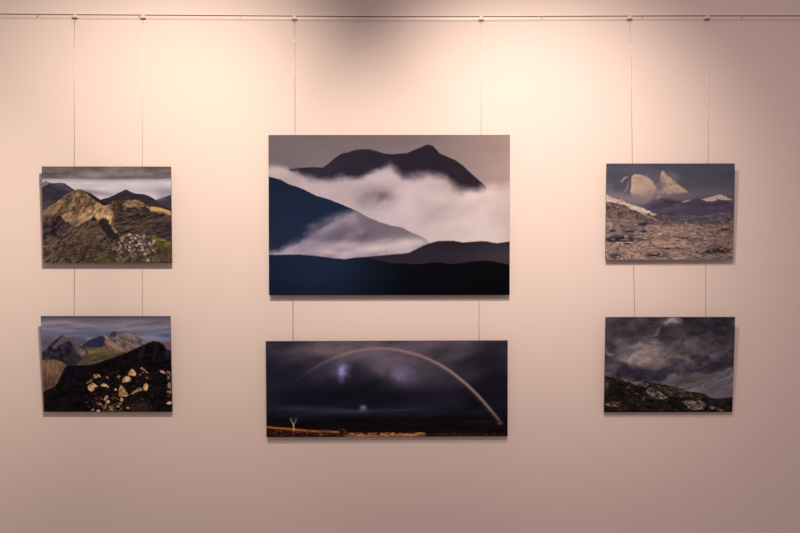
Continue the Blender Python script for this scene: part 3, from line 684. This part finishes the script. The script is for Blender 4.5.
# ------------------------------------------------------------------ prints
def lin(c):
    c = np.clip(c, 0, 255)/255.0
    return np.where(c <= 0.04045, c/12.92, ((c+0.055)/1.055)**2.4)

def print_material(name, rough):
    m = bpy.data.materials.new(name); m.use_nodes = True
    nt = m.node_tree; b = nt.nodes['Principled BSDF']
    a = nt.nodes.new('ShaderNodeAttribute'); a.attribute_name = 'ink'
    nt.links.new(a.outputs['Color'], b.inputs['Base Color'])
    b.inputs['Roughness'].default_value = rough
    b.inputs['Specular IOR Level'].default_value = 0.02
    tc = nt.nodes.new('ShaderNodeTexCoord'); nz = nt.nodes.new('ShaderNodeTexNoise')
    nz.inputs['Scale'].default_value = 900
    bp = nt.nodes.new('ShaderNodeBump'); bp.inputs['Strength'].default_value = 0.02; bp.inputs['Distance'].default_value = 0.0005
    nt.links.new(tc.outputs['Object'], nz.inputs['Vector']); nt.links.new(nz.outputs['Fac'], bp.inputs['Height'])
    nt.links.new(bp.outputs['Normal'], b.inputs['Normal'])
    return m
M_print = print_material('satin_photo_paper', 0.55)

def make_print(label, corners, s_top, s_bot, canvas, light_top, light_bot, group, corr=(1, 1, 1)):
    """corners TL TR BR BL as seen in the photo; s_* = stand-off of the face from the wall (m);
    light_* = colour of the neutral wall (sRGB) beside the print's top/bottom, used to recover ink colours"""
    S = (s_top, s_top, s_bot, s_bot)
    P = [Vector((wx(x, s), -s, wz(y, s))) for (x, y), s in zip(corners, S)]
    cen = sum(P, Vector())/4
    ax = ((P[1]-P[0])+(P[2]-P[3])).normalized()
    up = ((P[0]-P[3])+(P[1]-P[2])); up = (up-ax*up.dot(ax)).normalized()
    w = ((P[1]-P[0]).length+(P[2]-P[3]).length)/2; h = ((P[0]-P[3]).length+(P[1]-P[2]).length)/2
    nrm = ax.cross(up)                       # points to the wall's side or the room's: fix below
    if nrm.y > 0: nrm = -nrm
    # local frame: x = ax, y = into the wall, z = up
    R = Matrix((ax, -nrm, up)).transposed().to_4x4()
    root = empty('photo_print', cen - up*h/2)
    root.rotation_euler = R.to_euler()
    tag(root, label, 'photograph', group)
    bm = bmesh.new(); add_box(bm, -w/2, w/2, 0.0004, 0.0060, 0, h, 0.0006)
    link('backing_panel', bm, M_edge, root)
    # hanging battens behind the panel
    for zz in (h*0.86, h*0.10):
        bm = bmesh.new(); add_box(bm, -w*.36, w*.36, 0.0060, 0.0100, zz-0.008, zz+0.008, 0.0005)
        link('batten', bm, M_back, root)
    # inked sheet
    nx, ny = canvas.nx, canvas.ny
    xs = np.linspace(-w/2+.0006, w/2-.0006, nx); zs = np.linspace(h-.0006, .0006, ny)
    XX, ZZ = np.meshgrid(xs, zs)
    co = np.stack([XX, np.zeros_like(XX), ZZ], -1).reshape(-1, 3)
    idx = np.arange(nx*ny).reshape(ny, nx)
    q = np.stack([idx[:-1, :-1], idx[1:, :-1], idx[1:, 1:], idx[:-1, 1:]], -1).reshape(-1, 4)
    me = bpy.data.meshes.new('print_sheet')
    me.vertices.add(len(co)); me.vertices.foreach_set('co', co.ravel())
    me.loops.add(q.size); me.loops.foreach_set('vertex_index', q.ravel().astype(np.int32))
    me.polygons.add(len(q)); me.polygons.foreach_set('loop_start', (np.arange(len(q))*4).astype(np.int32))
    me.update(calc_edges=True)
    t = np.linspace(0, 1, ny)[:, None, None]
    L = (lin(np.array(light_top, float))*(1-t) + lin(np.array(light_bot, float))*t)*np.array(corr)/0.79
    ink = np.clip(lin(canvas.img)/L, 0.0012, 0.9)
    rgba = np.concatenate([ink.reshape(-1, 3), np.ones((nx*ny, 1))], 1).astype(np.float32)
    ca = me.color_attributes.new('ink', 'FLOAT_COLOR', 'POINT')
    ca.data.foreach_set('color', rgba.ravel())
    me.materials.append(M_print)
    so = bpy.data.objects.new('print_sheet', me); C.objects.link(so); so.parent = root
    return root, cen, w, h

G = 'unframed landscape photographs hung on the wall'
make_print('unframed print of a sunlit golden mountain ridge under grey cloud, above the boulder print', [(41.9, 166.4), (171.1, 166.6), (171.8, 263.2), (43.0, 263.2)], .044, .027, paint_golden(), (250, 220, 200), (232, 198, 178), G, (.96,.93,.93))
make_print('unframed print of dusky peaks with orange-lit boulders in a black foreground', [(41.1, 316.1), (170.8, 316.3), (171.9, 411.9), (43.2, 412.0)], .047, .018, paint_boulders(), (218, 182, 163), (186, 153, 140), G, (.90,.95,.97))
make_print('largest unframed print, a dark peak rising over white mist', [(268.1, 134.8), (510.1, 135.0), (509.6, 295.0), (269.2, 295.5)], .036, .025, paint_mist(), (250, 218, 196), (222, 186, 166), G, (1.17,1.16,1.20))
make_print('wide panoramic print of a rainbow over a dark moor with one small tree', [(265.7, 341.2), (507.6, 340.4), (507.9, 436.4), (266.4, 437.3)], .035, .021, paint_rainbow(), (212, 176, 158), (184, 151, 138), G, (.91,.97,1.0))
make_print('unframed print of snow-covered peaks above a pale speckled moor', [(606.3, 163.4), (734.7, 163.5), (733.4, 259.7), (605.6, 260.0)], .045, .026, paint_snow(), (240, 205, 184), (222, 186, 167), G, (.99,1.02,1.06))
make_print('unframed print of grey storm clouds over a dark rocky slope', [(605.0, 317.1), (734.6, 317.1), (732.9, 412.1), (604.6, 412.5)], .047, .018, paint_storm(), (206, 170, 153), (180, 147, 134), G, (.94,.97,1.04))

# ------------------------------------------------------------------ hanging wires with their rail sliders
WY = 0.0065   # wire stand-off below the rail (m)
def wire(label, pts, end_py):
    """pts: (photo x, photo y) down the wire"""
    x0 = pts[0][0]
    top = rail_z(x0)
    root = empty('hanging_wire', (0, 0, 0))
    tag(root, label, 'wire', 'wires hanging from the picture rail')
    P = [(wx(x0, .008), -0.0080, top-0.0155)]
    P.append((wx(x0, .008), -0.0080, top-0.03))
    for x, y in pts[1:]:
        P.append((wx(x, WY), -WY-.001, wz(y, WY)))
    bm = bmesh.new(); add_tube(bm, P, 0.00065, 8)
    link('cord', bm, M_wire, root, True)
    X = wx(x0, .008)
    bm = bmesh.new()
    add_box(bm, X-.0085, X+.0085, -.0120, -.0049, top-.0125, top-.0022, .0012)
    add_box(bm, X-.0045, X+.0045, -.0110, -.0046, top-.0030, top+.0062, .0010)
    link('slider', bm, M_hook, root)
    bm = bmesh.new()
    add_box(bm, X-.0105, X+.0105, -.0112, -.0049, top-.0160, top-.0127, .0010)  # dark strip along the slider's underside
    link('slider_underside', bm, M_underside, root)
    return root

wire('thin wire above the golden ridge print, leftmost wire on the rail', [(74.9, 17), (74.7, 60), (74.6, 156), (74.8, 262), (74.4, 316), (74.4, 335)], 335)
wire('thin wire above the golden ridge print, the one nearer the big mist print', [(143.2, 17), (142.6, 60), (142.6, 156), (142.6, 262), (142.6, 316), (142.6, 335)], 335)
wire('thin wire holding the left side of the big mist print', [(294.4, 17), (294.5, 60), (294.8, 134), (293.2, 200), (293.0, 300), (293.0, 360)], 360)
wire('thin wire holding the right side of the big mist print', [(481.2, 17), (481.2, 60), (481.2, 134), (479.2, 200), (479.0, 300), (479.0, 360)], 360)
wire('thin wire holding the left side of the snowy peaks print', [(629.5, 17), (630.6, 60), (632.0, 156), (633.0, 200), (633.3, 262), (634.6, 316), (634.6, 335)], 335)
wire('thin wire holding the right side of the snowy peaks print, rightmost on the rail', [(707.2, 17), (707.7, 60), (707.9, 160), (705.6, 200), (705.4, 262), (705.4, 316), (705.4, 335)], 335)
